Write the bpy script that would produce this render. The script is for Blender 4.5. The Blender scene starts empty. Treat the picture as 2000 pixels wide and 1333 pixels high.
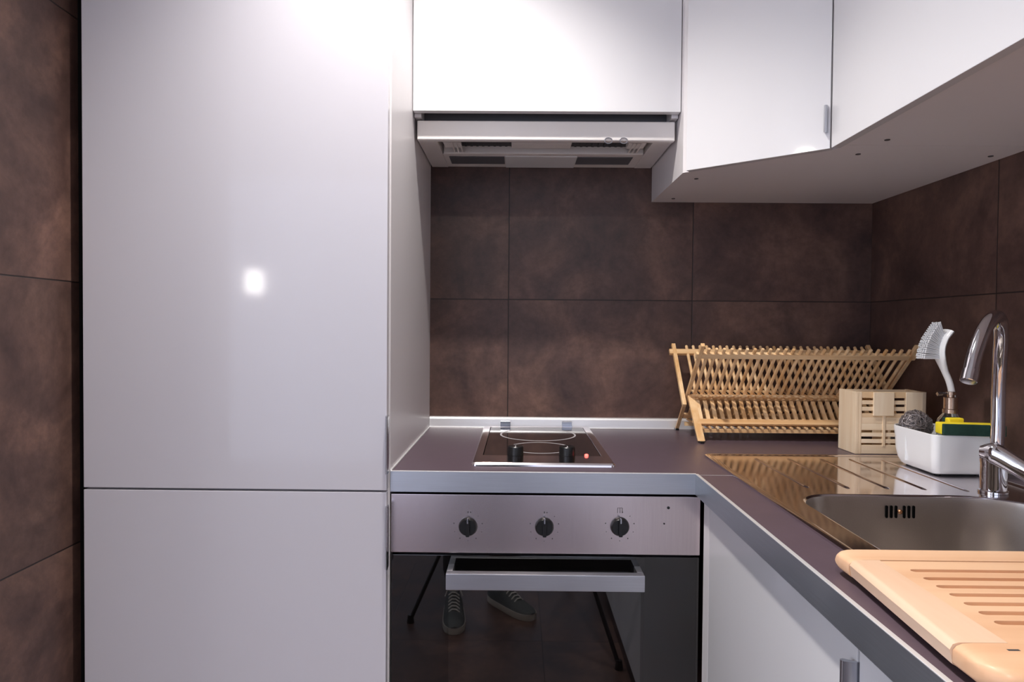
import bpy, bmesh, math, random
from mathutils import Vector, Matrix
random.seed(7)
S = bpy.context.scene
COL = S.collection
PI = math.pi

# ------------------------------------------------------------------ camera
cam_d = bpy.data.cameras.new('camera')
cam = bpy.data.objects.new('camera', cam_d)
COL.objects.link(cam)
S.camera = cam
cam_d.sensor_fit = 'HORIZONTAL'; cam_d.sensor_width = 36.0
cam_d.lens = 1320.73 / 2000 * 36
cam_d.clip_start = 0.01
rx = Vector((0.99992867, 0.00880502, 0.00807005))
ux = Vector((-0.00825192, 0.02081744, 0.99974924))
fx = Vector((-0.00863482, 0.99974452, -0.02088861))
M = Matrix((rx, ux, -fx)).transposed().to_4x4()
M.translation = Vector((0, -1.9218, 1.1856))
cam.matrix_world = M

# ------------------------------------------------------------------ world, view, lamps
w = bpy.data.worlds.new('world'); S.world = w
w.use_nodes = True
w.node_tree.nodes['Background'].inputs[0].default_value = (0.9, 0.93, 1.0, 1)
w.node_tree.nodes['Background'].inputs[1].default_value = 0.3
S.view_settings.view_transform = 'Standard'
S.view_settings.look = 'None'
S.view_settings.gamma = 1.0
S.view_settings.use_curve_mapping = False
S.view_settings.exposure = 0.12
CEIL = 2.45
REAR_FILL, SIDE_FILL = 1.0, 2.6                     # emission of the added rear fill sheet and side fill panel
# round ceiling spotlights: (x, y, emission strength); built as fixtures below; last two added as fill
LAMPS = [(-0.12, -0.82, 30, 'round recessed ceiling spotlight nearest the hood cabinet'),
         (-0.09, -2.26, 300, 'round recessed ceiling spotlight right above the photographer'),
         (-2.60, -2.60, 200, 'added round fill spotlight over the open room at the left'),
         (-2.70, -1.75, 200, 'added round fill spotlight near the white alcove wall')]

BEAM = {0: 92, 1: 45}                    # watts of the downward beams of the first two spotlights
# ------------------------------------------------------------------ materials
def lin(c):
    return tuple(((v/255)/12.92 if v/255 <= 0.04045 else ((v/255+0.055)/1.055)**2.4) for v in c) + (1,)
def new_mat(name):
    m = bpy.data.materials.new(name); m.use_nodes = True
    return m, m.node_tree, m.node_tree.nodes['Principled BSDF']
def N(t, typ, **kw):
    n = t.nodes.new(typ)
    for k, v in kw.items(): setattr(n, k, v)
    return n
def bump_noise(t, b, scale, strength, dist=0.001, vec=None, detail=3):
    n = N(t, 'ShaderNodeTexNoise'); n.inputs['Scale'].default_value = scale; n.inputs['Detail'].default_value = detail
    if vec: t.links.new(vec, n.inputs['Vector'])
    bp = N(t, 'ShaderNodeBump'); bp.inputs['Strength'].default_value = strength; bp.inputs['Distance'].default_value = dist
    t.links.new(n.outputs['Fac'], bp.inputs['Height']); t.links.new(bp.outputs['Normal'], b.inputs['Normal'])
    return n
def simple(name, rgb, rough=0.5, metal=0.0, coat=0.0, coat_rough=0.03, vary=0.06, vscale=6, bump=0, bscale=80, spec=0.5):
    m, t, b = new_mat(name)
    tc = N(t, 'ShaderNodeTexCoord')
    n = N(t, 'ShaderNodeTexNoise'); n.inputs['Scale'].default_value = vscale
    t.links.new(tc.outputs['Object'], n.inputs['Vector'])
    r = N(t, 'ShaderNodeMix', data_type='RGBA')
    c = lin(rgb)
    r.inputs[6].default_value = tuple(min(1, v*(1-vary)) for v in c[:3])+(1,)
    r.inputs[7].default_value = tuple(min(1, v*(1+vary)) for v in c[:3])+(1,)
    t.links.new(n.outputs['Fac'], r.inputs[0]); t.links.new(r.outputs[2], b.inputs['Base Color'])
    b.inputs['Roughness'].default_value = rough; b.inputs['Metallic'].default_value = metal
    b.inputs['Coat Weight'].default_value = coat; b.inputs['Coat Roughness'].default_value = coat_rough
    b.inputs['Specular IOR Level'].default_value = spec
    if bump: bump_noise(t, b, bscale, bump, vec=tc.outputs['Object'])
    return m

def brushed(name, rgb, rough, axis, scale=900, amt=0.25, bstr=0.12):
    """brushed metal: fine streaks running along `axis`"""
    m, t, b = new_mat(name)
    tc = N(t, 'ShaderNodeTexCoord'); mp = N(t, 'ShaderNodeMapping')
    s = [scale]*3; s[axis] = scale*0.012
    mp.inputs['Scale'].default_value = s
    n = N(t, 'ShaderNodeTexNoise'); n.inputs['Scale'].default_value = 1; n.inputs['Detail'].default_value = 2
    t.links.new(tc.outputs['Object'], mp.inputs['Vector']); t.links.new(mp.outputs[0], n.inputs['Vector'])
    n2 = N(t, 'ShaderNodeTexNoise'); n2.inputs['Scale'].default_value = 9; n2.inputs['Detail'].default_value = 4
    t.links.new(tc.outputs['Object'], n2.inputs['Vector'])
    mr = N(t, 'ShaderNodeMapRange'); mr.inputs[3].default_value = rough*(1-amt); mr.inputs[4].default_value = rough*(1+amt)
    t.links.new(n2.outputs['Fac'], mr.inputs[0]); t.links.new(mr.outputs[0], b.inputs['Roughness'])
    cr = N(t, 'ShaderNodeMix', data_type='RGBA'); c = lin(rgb)
    cr.inputs[6].default_value = tuple(v*0.9 for v in c[:3])+(1,); cr.inputs[7].default_value = tuple(min(1, v*1.1) for v in c[:3])+(1,)
    t.links.new(n.outputs['Fac'], cr.inputs[0]); t.links.new(cr.outputs[2], b.inputs['Base Color'])
    b.inputs['Metallic'].default_value = 1
    bp = N(t, 'ShaderNodeBump'); bp.inputs['Strength'].default_value = bstr; bp.inputs['Distance'].default_value = 0.0004
    t.links.new(n.outputs['Fac'], bp.inputs['Height']); t.links.new(bp.outputs[0], b.inputs['Normal'])
    return m

def tile_mat(name, au, u0, wu, av, v0, wv):
    """brown stone-look tiles; joints at u0+k*wu along axis au and v0+k*wv along axis av"""
    m, t, b = new_mat(name)
    L = t.links.new
    tc = N(t, 'ShaderNodeTexCoord'); sp = N(t, 'ShaderNodeSeparateXYZ'); L(tc.outputs['Object'], sp.inputs[0])
    def mth(op, a, bb=None, c=None):
        n = N(t, 'ShaderNodeMath', operation=op)
        for i, v in enumerate((a, bb, c)):
            if v is None: continue
            if isinstance(v, (int, float)): n.inputs[i].default_value = v
            else: L(v, n.inputs[i])
        return n.outputs[0]
    def cell(ax, o, wd):
        q = mth('DIVIDE', mth('SUBTRACT', sp.outputs[ax], o), wd)
        f = mth('FRACT', mth('ADD', q, 20)); fl = mth('FLOOR', mth('ADD', q, 20))
        d = mth('MULTIPLY', mth('MINIMUM', f, mth('SUBTRACT', 1.0, f)), wd)
        return d, fl
    du, fu = cell(au, u0, wu); dv, fv = cell(av, v0, wv)
    d = mth('MINIMUM', du, dv)
    joint = N(t, 'ShaderNodeMapRange'); joint.inputs[1].default_value = 0.0009; joint.inputs[2].default_value = 0.0018
    L(d, joint.inputs[0])                                      # 0 in the joint, 1 on the tile
    seed = mth('ADD', mth('MULTIPLY', fu, 3.7), mth('MULTIPLY', fv, 7.3))
    cmb = N(t, 'ShaderNodeCombineXYZ'); L(seed, cmb.inputs[0]); L(seed, cmb.inputs[1]); L(seed, cmb.inputs[2])
    ad = N(t, 'ShaderNodeVectorMath', operation='ADD'); L(tc.outputs['Object'], ad.inputs[0]); L(cmb.outputs[0], ad.inputs[1])
    n1 = N(t, 'ShaderNodeTexNoise'); n1.inputs['Scale'].default_value = 5.5; n1.inputs['Detail'].default_value = 6; n1.inputs['Roughness'].default_value = 0.62
    n1.inputs['Distortion'].default_value = 0.5
    n2 = N(t, 'ShaderNodeTexNoise'); n2.inputs['Scale'].default_value = 42; n2.inputs['Detail'].default_value = 5; n2.inputs['Roughness'].default_value = 0.7
    n3 = N(t, 'ShaderNodeTexNoise'); n3.inputs['Scale'].default_value = 2.7; n3.inputs['Detail'].default_value = 3
    for n in (n1, n2, n3): L(ad.outputs[0], n.inputs['Vector'])
    r1 = N(t, 'ShaderNodeValToRGB'); e = r1.color_ramp.elements
    e[0].position = 0.30; e[0].color = lin((66, 50, 46)); e[1].position = 0.72; e[1].color = lin((126, 98, 84))
    k = r1.color_ramp.elements.new(0.5); k.color = lin((92, 71, 63))
    L(n1.outputs['Fac'], r1.inputs[0])
    mx = N(t, 'ShaderNodeMix', data_type='RGBA', blend_type='OVERLAY'); mx.inputs[0].default_value = 0.55
    L(r1.outputs[0], mx.inputs[6]); L(n2.outputs['Fac'], mx.inputs[7])
    mv = N(t, 'ShaderNodeMix', data_type='RGBA', blend_type='MULTIPLY'); L(n3.outputs['Fac'], mv.inputs[0])
    L(mx.outputs[2], mv.inputs[6]); mv.inputs[7].default_value = (0.80, 0.70, 0.78, 1)
    jx = N(t, 'ShaderNodeMix', data_type='RGBA'); L(joint.outputs[0], jx.inputs[0])
    jx.inputs[6].default_value = lin((42, 34, 33)); L(mv.outputs[2], jx.inputs[7])
    L(jx.outputs[2], b.inputs['Base Color'])
    rr = N(t, 'ShaderNodeMapRange'); rr.inputs[3].default_value = 0.34; rr.inputs[4].default_value = 0.56
    L(n1.outputs['Fac'], rr.inputs[0]); L(rr.outputs[0], b.inputs['Roughness'])
    b.inputs['Specular IOR Level'].default_value = 0.45
    h = mth('ADD', mth('MULTIPLY', joint.outputs[0], 1.0), mth('MULTIPLY', n2.outputs['Fac'], 0.18))
    bp = N(t, 'ShaderNodeBump'); bp.inputs['Strength'].default_value = 0.5; bp.inputs['Distance'].default_value = 0.0012
    L(h, bp.inputs['Height']); L(bp.outputs[0], b.inputs['Normal'])
    return m

def wood(name, dark, light, axis, rough=0.5, scale=28, coat=0.0):
    m, t, b = new_mat(name)
    tc = N(t, 'ShaderNodeTexCoord'); mp = N(t, 'ShaderNodeMapping')
    s = [1, 1, 1]; s[axis] = 0.07
    mp.inputs['Scale'].default_value = s
    n = N(t, 'ShaderNodeTexNoise'); n.inputs['Scale'].default_value = scale*2.2; n.inputs['Detail'].default_value = 4
    n2 = N(t, 'ShaderNodeTexNoise'); n2.inputs['Scale'].default_value = scale*0.35
    oi = N(t, 'ShaderNodeObjectInfo')
    ad = N(t, 'ShaderNodeVectorMath', operation='ADD')
    t.links.new(tc.outputs['Object'], ad.inputs[0]); t.links.new(oi.outputs['Random'], ad.inputs[1])
    t.links.new(ad.outputs[0], mp.inputs[0])
    t.links.new(mp.outputs[0], n.inputs['Vector']); t.links.new(mp.outputs[0], n2.inputs['Vector'])
    av = N(t, 'ShaderNodeMath', operation='ADD'); t.links.new(n.outputs['Fac'], av.inputs[0]); t.links.new(n2.outputs['Fac'], av.inputs[1])
    hf = N(t, 'ShaderNodeMath', operation='MULTIPLY'); t.links.new(av.outputs[0], hf.inputs[0]); hf.inputs[1].default_value = 0.5
    r = N(t, 'ShaderNodeValToRGB'); r.color_ramp.elements[0].position = 0.38; r.color_ramp.elements[1].position = 0.62
    r.color_ramp.elements[0].color = lin(dark); r.color_ramp.elements[1].color = lin(light)
    t.links.new(hf.outputs[0], r.inputs[0]); t.links.new(r.outputs[0], b.inputs['Base Color'])
    b.inputs['Roughness'].default_value = rough; b.inputs['Coat Weight'].default_value = coat; b.inputs['Coat Roughness'].default_value = 0.2
    bp = N(t, 'ShaderNodeBump'); bp.inputs['Strength'].default_value = 0.15; bp.inputs['Distance'].default_value = 0.0005
    t.links.new(hf.outputs[0], bp.inputs['Height']); t.links.new(bp.outputs[0], b.inputs['Normal'])
    return m

def emit(name, rgb, s):
    m, t, b = new_mat(name)
    b.inputs['Base Color'].default_value = lin(rgb)
    b.inputs['Emission Color'].default_value = lin(rgb); b.inputs['Emission Strength'].default_value = s
    return m
def glass(name, rgb=(245, 248, 248), rough=0.02):
    m, t, b = new_mat(name)
    b.inputs['Base Color'].default_value = lin(rgb); b.inputs['Transmission Weight'].default_value = 1
    b.inputs['Roughness'].default_value = rough; b.inputs['IOR'].default_value = 1.45
    return m

M_TILE_B = tile_mat('tile_back', 0, -0.0274, 0.5204, 2, 0.750, 0.5135)
M_TILE_R = tile_mat('tile_right', 1, 0.0, 0.502, 2, 0.750, 0.5135)
M_TILE_L = tile_mat('tile_left', 1, -0.25, 1.03, 2, 0.750, 0.5165)
M_FLOOR = tile_mat('tile_floor', 0, 0.1, 0.6, 1, 0.0, 0.6)
M_PLASTER = simple('plaster', (226, 222, 218), 0.9, vary=0.02)
M_LACQ = simple('white_lacquer', (228, 227, 230), 0.32, coat=0.7, coat_rough=0.05, vary=0.008, vscale=2)
M_FRIDGE = simple('fridge_lacquer', (222, 219, 226), 0.34, coat=0.6, coat_rough=0.07, vary=0.012, vscale=1.6, bump=0.015, bscale=14)
M_MELA = simple('white_melamine', (232, 228, 230), 0.38, vary=0.01)
M_GAP_SHADE = simple('gap_shade', (9, 8, 8), 0.9, spec=0.2)
M_GREYMET = simple('grey_painted_metal', (110, 112, 118), 0.45, metal=0.3)
M_WORK = simple('worktop_laminate', (86, 72, 82), 0.36, vary=0.10, vscale=34, bump=0.05, bscale=240)
M_ALU = brushed('brushed_aluminium', (196, 198, 204), 0.34, 0)
M_ALU_Y = brushed('brushed_aluminium_side', (188, 194, 200), 0.40, 1)
M_ALU_TOP = simple('bright_aluminium', (238, 238, 240), 0.38, metal=0.6, vary=0.02)
M_STEEL_O = brushed('oven_steel', (216, 204, 206), 0.22, 2, bstr=0.02, amt=0.03)
M_STEEL = brushed('sink_steel', (228, 222, 226), 0.11, 0, bstr=0.008)
M_STEEL_B = brushed('bowl_steel', (196, 188, 182), 0.32, 1, bstr=0.08)
M_CHROME = simple('chrome', (228, 228, 232), 0.05, metal=1.0, vary=0.01)
M_HANDLE = simple('satin_chrome', (190, 192, 198), 0.22, metal=1.0, vary=0.02)
M_HOOD = simple('hood_enamel', (236, 231, 228), 0.34, vary=0.03, vscale=12)
M_HOODIN = simple('hood_filter', (52, 52, 54), 0.5, metal=0.5)
M_BLKGLASS = simple('black_glass', (8, 6, 6), 0.02, spec=0.5, coat=0.9, coat_rough=0.01, vary=0.02)
M_HOBGLASS = simple('hob_glass', (34, 24, 23), 0.06, spec=0.8, vary=0.05)
M_RING = simple('hob_ring_print', (190, 186, 190), 0.35)
M_BLACK = simple('black_plastic', (16, 16, 17), 0.32)
M_PRINT = simple('print_grey', (70, 66, 68), 0.5)
M_WHITEPL = simple('white_plastic', (238, 240, 242), 0.28, vary=0.01, coat=0.3, coat_rough=0.1)
M_BRISTLE = simple('white_bristle', (232, 234, 238), 0.5, vary=0.03)
M_YEL = simple('yellow_sponge', (250, 222, 40), 0.85, vary=0.1, vscale=60, bump=0.6, bscale=260)
M_GRN = simple('green_scourer', (26, 58, 48), 0.95, vary=0.3, vscale=150, bump=0.8, bscale=420)
M_WOOLM = simple('scourer_metal', (150, 142, 142), 0.45, metal=0.6, vary=0.15, vscale=90)
M_GLASS = glass('clear_glass')
M_SOAP = simple('liquid_soap', (208, 170, 120), 0.2, vary=0.05)
M_BAM_X = wood('bamboo_x', (222, 172, 116), (246, 214, 168), 0)
M_BAM_Z = wood('bamboo_z', (222, 172, 114), (246, 212, 166), 2)
M_BOX_X = wood('cutlery_wood_x', (224, 190, 148), (246, 226, 196), 0, scale=22)
M_BOX_Z = wood('cutlery_wood_z', (226, 198, 162), (248, 232, 206), 2, scale=22)
M_BRD_X = wood('board_wood_x', (212, 162, 124), (228, 186, 150), 0, scale=16, coat=0.1)
M_BRD_Y = wood('board_wood_y', (220, 182, 152), (232, 200, 174), 1, scale=16, coat=0.1)
M_CLOTH = simple('dark_cloth', (30, 29, 32), 0.9, bump=0.3, bscale=300)
M_SKIN = simple('skin', (206, 160, 136), 0.55)
M_HAIR = simple('dark_hair', (40, 28, 22), 0.6)
M_SHOE = simple('shoe_canvas', (84, 88, 90), 0.8)
M_SOLE = simple('shoe_rubber', (196, 188, 178), 0.6)
M_LACE = simple('shoe_lace', (214, 210, 204), 0.8)

# ------------------------------------------------------------------ mesh helpers
def bm_new(): return bmesh.new()
def box(bm, x0, x1, y0, y1, z0, z1, bev=0.0, seg=2):
    vs = [bm.verts.new((x, y, z)) for x in (x0, x1) for y in (y0, y1) for z in (z0, z1)]
    q = [(0,1,3,2), (4,6,7,5), (0,4,5,1), (2,3,7,6), (0,2,6,4), (1,5,7,3)]
    fs = [bm.faces.new([vs[i] for i in f]) for f in q]
    if bev > 0:
        es = list({e for f in fs for e in f.edges})
        bmesh.ops.bevel(bm, geom=es, offset=bev, segments=seg, profile=0.5, affect='EDGES')
    return vs
def prism(bm, pts, z0, z1, bev=0.0):
    a = [bm.verts.new((x, y, z0)) for x, y in pts]; b = [bm.verts.new((x, y, z1)) for x, y in pts]
    n = len(pts); fs = [bm.faces.new(a[::-1]), bm.faces.new(b)]
    for i in range(n): fs.append(bm.faces.new((a[i], a[(i+1) % n], b[(i+1) % n], b[i])))
    if bev > 0:
        es = list({e for f in fs for e in f.edges})
        bmesh.ops.bevel(bm, geom=es, offset=bev, segments=2, profile=0.5, affect='EDGES')
def loft(bm, loops, cap0=True, cap1=True, closed=True):
    R = [[bm.verts.new(p) for p in lp] for lp in loops]
    n = len(R[0])
    for a, b in zip(R, R[1:]):
        for i in range(n if closed else n-1):
            j = (i+1) % n
            bm.faces.new((a[i], a[j], b[j], b[i]))
    if cap0: bm.faces.new(R[0][::-1])
    if cap1: bm.faces.new(R[-1])
    return R
def lathe(bm, cx, cy, prof, seg=32, caps=True):
    loft(bm, [[(cx+r*math.cos(2*PI*i/seg), cy+r*math.sin(2*PI*i/seg), z) for i in range(seg)] for r, z in prof], caps, caps)
def tube(bm, pts, rad, seg=14, caps=True, flat=1.0, side=None):
    pts = [Vector(p) for p in pts]
    if not isinstance(rad, (list, tuple)): rad = [rad]*len(pts)
    T = []
    for i in range(len(pts)):
        a = pts[max(0, i-1)]; b = pts[min(len(pts)-1, i+1)]; T.append((b-a).normalized())
    up = Vector(side) if side else (Vector((0, 0, 1)) if abs(T[0].z) < 0.9 else Vector((0, 1, 0)))
    n = (up - T[0]*up.dot(T[0])).normalized()
    loops = []
    for p, t, r in zip(pts, T, rad):
        n = (n - t*n.dot(t)).normalized(); b = t.cross(n)
        loops.append([p + (n*math.cos(2*PI*k/seg) + b*math.sin(2*PI*k/seg)*flat)*r for k in range(seg)])
    loft(bm, loops, caps, caps)
def bar(bm, p, q, wd, th, side=(1, 0, 0)):
    """rectangular bar from p to q; wd along `side`, th across"""
    p = Vector(p); q = Vector(q); t = (q-p).normalized(); s = Vector(side); s = (s-t*s.dot(t)).normalized(); u = t.cross(s)
    lp = lambda c: [c+s*wd/2*i+u*th/2*j for i, j in ((-1,-1), (1,-1), (1,1), (-1,1))]
    loft(bm, [lp(p), lp(q)])
def spline(ps, n=8):
    ps = [Vector(p) for p in ps]; out = []
    P = [ps[0]*2-ps[1]] + ps + [ps[-1]*2-ps[-2]]
    for i in range(1, len(P)-2):
        a, b, c, d = P[i-1:i+3]
        for k in range(n):
            t = k/n
            out.append(0.5*((2*b)+(c-a)*t+(2*a-5*b+4*c-d)*t*t+(3*b-a-3*c+d)*t**3))
    out.append(ps[-1]); return out
def rrect(x0, x1, y0, y1, r, seg=8):
    if not isinstance(r, (list, tuple)): r = [r]*4           # order: x1y1, x0y1, x0y0, x1y0
    out = []
    for (cx, cy, a0), rr in zip(((x1, y1, 0), (x0, y1, 90), (x0, y0, 180), (x1, y0, 270)), r):
        sx = -1 if cx == x1 else 1; sy = -1 if cy == y1 else 1
        for k in range(seg+1):
            a = math.radians(a0+90*k/seg)
            out.append((cx+sx*rr+rr*math.cos(a), cy+sy*rr+rr*math.sin(a)))
    return out
ROOT = {}
def obj(name, bm, mat, parent=None, smooth=None, loc=None):
    bmesh.ops.recalc_face_normals(bm, faces=bm.faces)
    off = Vector((0, 0, 0))
    if parent is not None: off = ROOT[parent.name]
    elif loc is not None: off = Vector(loc)
    if off.length: bmesh.ops.translate(bm, verts=bm.verts, vec=-off)
    me = bpy.data.meshes.new(name); bm.to_mesh(me); bm.free()
    o = bpy.data.objects.new(name, me); COL.objects.link(o)
    for m in (mat if isinstance(mat, (list, tuple)) else [mat]): me.materials.append(m)
    if smooth:
        me.shade_smooth()
        try: me.set_sharp_from_angle(angle=math.radians(smooth))
        except Exception: pass
        wn = o.modifiers.new('weighted_normal', 'WEIGHTED_NORMAL'); wn.keep_sharp = True; wn.weight = 100
    if parent is not None: o.parent = parent
    elif loc is not None: o.location = loc
    ROOT[o.name] = off
    return o
def tag(o, label, cat, group=None):
    o['label'] = label; o['category'] = cat
    if group: o['group'] = group
    return o
def thing(name, label, cat, loc, group=None):
    o = bpy.data.objects.new(name, None); COL.objects.link(o); o.location = loc; o.empty_display_size = 0.05
    ROOT[o.name] = Vector(loc)
    return tag(o, label, cat, group)
def struct(name, bm, mat, smooth=None):
    o = obj(name, bm, mat, smooth=smooth); o['kind'] = 'structure'; return o
def part_copy(src, parent, delta):
    c = src.copy(); COL.objects.link(c); c.parent = parent; c.location = src.location+Vector(delta); return c
def pbox(name, mat, parent, *a, **k):
    bm = bm_new(); box(bm, *a, **k); return obj(name, bm, mat, parent, smooth=35)

XL, XI, XR = -0.2497, 0.350, 0.996      # fridge side, inner worktop corner, right wall

# ------------------------------------------------------------------ room shell
bm = bm_new(); box(bm, -0.87, 1.10, 0.0, 0.10, 0, CEIL); struct('wall_back', bm, M_TILE_B)
bm = bm_new(); box(bm, XR, 1.10, -5.2, 0.0, 0, CEIL); struct('wall_right', bm, M_TILE_R)
bm = bm_new(); box(bm, -0.97, -0.87, -1.35, 0.10, 0, CEIL); struct('wall_left', bm, M_TILE_L)
bm = bm_new(); box(bm, -3.1, -0.97, -1.35, -1.25, 0, CEIL); struct('wall_alcove', bm, M_PLASTER)
bm = bm_new(); box(bm, -3.2, -3.1, -5.2, -1.25, 0, CEIL); struct('wall_far_left', bm, M_PLASTER)
bm = bm_new(); box(bm, -3.2, 1.10, -5.3, -5.2, 0, CEIL); struct('wall_front', bm, M_PLASTER)
bm = bm_new(); box(bm, -3.2, 1.10, -5.3, 0.10, -0.05, 0); struct('floor', bm, M_FLOOR)
bm = bm_new(); box(bm, -3.2, 1.10, -5.3, 0.10, CEIL, CEIL+0.05); struct('ceiling', bm, M_PLASTER)
bm = bm_new(); box(bm, -0.87, -0.8435, -0.588, -0.575, 0, CEIL); struct('gap_shade_strip', bm, M_GAP_SHADE)  # black strip painting in the shadow of the gap beside the fridge

# ------------------------------------------------------------------ lamps
for i, (lx, ly, st, lab) in enumerate(LAMPS):
    t = thing('ceiling_spotlight', lab, 'ceiling light', (lx, ly, CEIL), 'recessed ceiling spotlights')
    bm = bm_new(); n = 40
    loft(bm, [[(lx+r*math.cos(2*PI*k/n), ly+r*math.sin(2*PI*k/n), z) for k in range(n)] for r, z in
              ((0.075, CEIL-0.001), (0.075, CEIL-0.006), (0.070, CEIL-0.010), (0.056, CEIL-0.010), (0.054, CEIL-0.004))], False, False)
    obj('trim_ring', bm, M_WHITEPL, t, smooth=30)
    bm = bm_new(); lathe(bm, lx, ly, [(0.054, CEIL-0.004), (0.054, CEIL-0.001)], n)
    obj('diffuser', bm, emit('lamp_glow_%d' % i, (255, 246, 236), st), t)
    if i in BEAM:                                           # the lamp's own downward beam
        ld = bpy.data.lights.new('beam', 'SPOT'); ld.energy = BEAM[i]; ld.color = (1.0, 0.95, 0.90); ld.shadow_soft_size = 0.03
        ld.spot_size = math.radians(104); ld.spot_blend = 0.75
        lo_b = bpy.data.objects.new('beam', ld); COL.objects.link(lo_b); lo_b.parent = t; lo_b.location = (0, 0, -0.014)
# added fill lights: glowing pleated sheet at the rear, framed panel on the left
def pleated_sheet(x0, x1, y, z0, z1):
    bm = bm_new(); n = 240
    pts = [(x0+(x1-x0)*k/n, y+0.018*math.sin(k*0.9)) for k in range(n+1)]
    loft(bm, [[(x, yy, z0) for x, yy in pts], [(x, yy, z1) for x, yy in pts]], False, False, closed=False); return bm
struct('fill_sheet_rear', pleated_sheet(-3.08, 0.98, -5.14, 0.01, 2.44), emit('rear_fill_glow', (228, 236, 255), REAR_FILL), smooth=60)
bm = bm_new(); box(bm, -3.0995, -3.08, -3.70, -1.45, 0.30, 2.30); struct('fill_panel_side', bm, emit('side_fill_glow', (228, 238, 255), SIDE_FILL))
bm = bm_new()
for a in ((-3.75, -3.70, 0.25, 2.35), (-1.45, -1.40, 0.25, 2.35), (-3.70, -1.45, 0.25, 0.30), (-3.70, -1.45, 2.30, 2.35)): box(bm, -3.0995, -3.06, a[0], a[1], a[2], a[3])
struct('fill_panel_frame', bm, M_WHITEPL)  # frame around the added side fill panel
# small wall lamp in the open room: the bright spot mirrored in the tall fridge door
t = thing('pendant_lamp', 'small square pendant lamp glowing in the open room behind the photographer', 'pendant lamp', (-1.81, -3.95, CEIL))
bm = bm_new(); tube(bm, [(-1.81, -3.95, 1.56), (-1.81, -3.95, CEIL-0.001)], 0.004, 8); obj('cord', bm, M_BLACK, t)
pbox('lamp_shade', emit('pendant_glow', (255, 250, 246), 30), t, -1.86, -1.76, -4.0, -3.9, 1.40, 1.56, bev=0.015)

# ------------------------------------------------------------------ fridge
FX0, FX1, FY = -0.8425, -0.2520, -0.620
fr = thing('built_in_fridge', 'tall glossy white built-in fridge with two doors beside the brown tiled left wall', 'fridge', (-0.547, -0.3, 0))
bm = bm_new(); box(bm, FX0, XL, -0.598, -0.002, 0.10, 2.43, bev=0.001); obj('cabinet_body', bm, M_MELA, fr)
pbox('plinth', M_GREYMET, fr, FX0, XL, -0.54, -0.02, 0.0, 0.10)
SEAM = 0.8645
up = pbox('upper_door', M_FRIDGE, fr, FX0, FX1, FY, -0.6005, SEAM+0.0018, 2.425, bev=0.0015)
lo = pbox('lower_door', M_FRIDGE, fr, FX0, FX1, FY, -0.6005, 0.105, SEAM-0.0018, bev=0.0015)
def edge_handle(parent, z0, z1, x, y):
    bm = bm_new()
    pr = [(x-0.0035, y+0.001), (x-0.001, y-0.010), (x+0.0022, y-0.014), (x+0.0034, y-0.011), (x+0.0020, y+0.012), (x+0.0004, y+0.012), (x+0.0002, y+0.001)]
    prism(bm, pr, z0, z1)
    o = obj('handle', bm, M_HANDLE, parent, smooth=40); o['label'] = 'satin chrome edge handle'
    return o
edge_handle(up, 0.900, 1.012, FX1+0.0005, FY)
edge_handle(lo, 0.715, 0.836, FX1+0.0005, FY)

# ------------------------------------------------------------------ hood cabinet
hc = thing('hood_cabinet', 'white gloss wall cabinet with lift-up door above the extractor hood', 'wall cabinet', (0.06, -0.17, 1.70))
bm = bm_new()
box(bm, -0.2475, -0.2320, -0.322, -0.002, 1.678, 2.42); box(bm, 0.356, 0.3715, -0.322, -0.002, 1.678, 2.42)
box(bm, -0.2320, 0.356, -0.322, -0.002, 1.705, 1.72); box(bm, -0.2320, 0.356, -0.020, -0.002, 1.72, 2.42); box(bm, -0.2320, 0.356, -0.322, -0.002, 2.405, 2.42)
obj('cabinet_body', bm, M_MELA, hc)
pbox('door', M_LACQ, hc, -0.2478, 0.3722, -0.345, -0.325, 1.6855, 2.42, bev=0.0012)
bm = bm_new(); box(bm, -0.2315, 0.3555, -0.270, -0.262, 1.6782, 1.7045); obj('rear_shield', bm, M_GREYMET, hc)
# ------------------------------------------------------------------ extractor hood
hd = thing('extractor_hood', 'off-white pull-out extractor hood under the white lift-up cabinet', 'extractor hood', (0.06, -0.16, 1.64))
bm = bm_new()
Z0, Z1 = 1.6357, 1.668
box(bm, -0.2460, -0.2000, -0.285, -0.003, Z0, Z1, bev=0.001)       # left side rail
box(bm, 0.3240, 0.3705, -0.285, -0.003, Z0, Z1, bev=0.001)         # right side rail
box(bm, -0.2000, 0.3240, -0.145, -0.003, Z0+0.0012, Z1-0.005, bev=0.001)  # rear strip
box(bm, -0.2000, 0.3240, -0.285, -0.030, Z1-0.004, Z1)             # top inside
obj('housing', bm, M_HOOD, hd, smooth=35)
bm = bm_new()
box(bm, -0.243, 0.3675, -0.312, -0.292, 1.6275, 1.6735, bev=0.0035, seg=3)
obj('pull_out_front', bm, M_HOOD, hd, smooth=40)
bm = bm_new(); box(bm, -0.190, 0.314, -0.275, -0.165, 1.652, 1.657)
for k in range(34): box(bm, -0.185+k*0.0148, -0.179+k*0.0148, -0.270, -0.170, 1.650, 1.652)
obj('grease_filter', bm, M_HOODIN, hd)
bm = bm_new(); box(bm, -0.02, 0.13, -0.235, -0.190, 1.640, 1.651, bev=0.003); obj('filter_latch', bm, M_HOOD, hd, smooth=40)
bm = bm_new(); box(bm, -0.196, 0.320, -0.167, -0.146, 1.6325, 1.655, bev=0.003); o = obj('lamp_panel', bm, M_HOOD, hd, smooth=40)
bm = bm_new(); box(bm, -0.186, -0.040, -0.122, -0.045, 1.6352, 1.640); rf = obj('rear_filter', bm, M_GREYMET, hd)
part_copy(rf, hd, (0.340, 0, 0))
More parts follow.
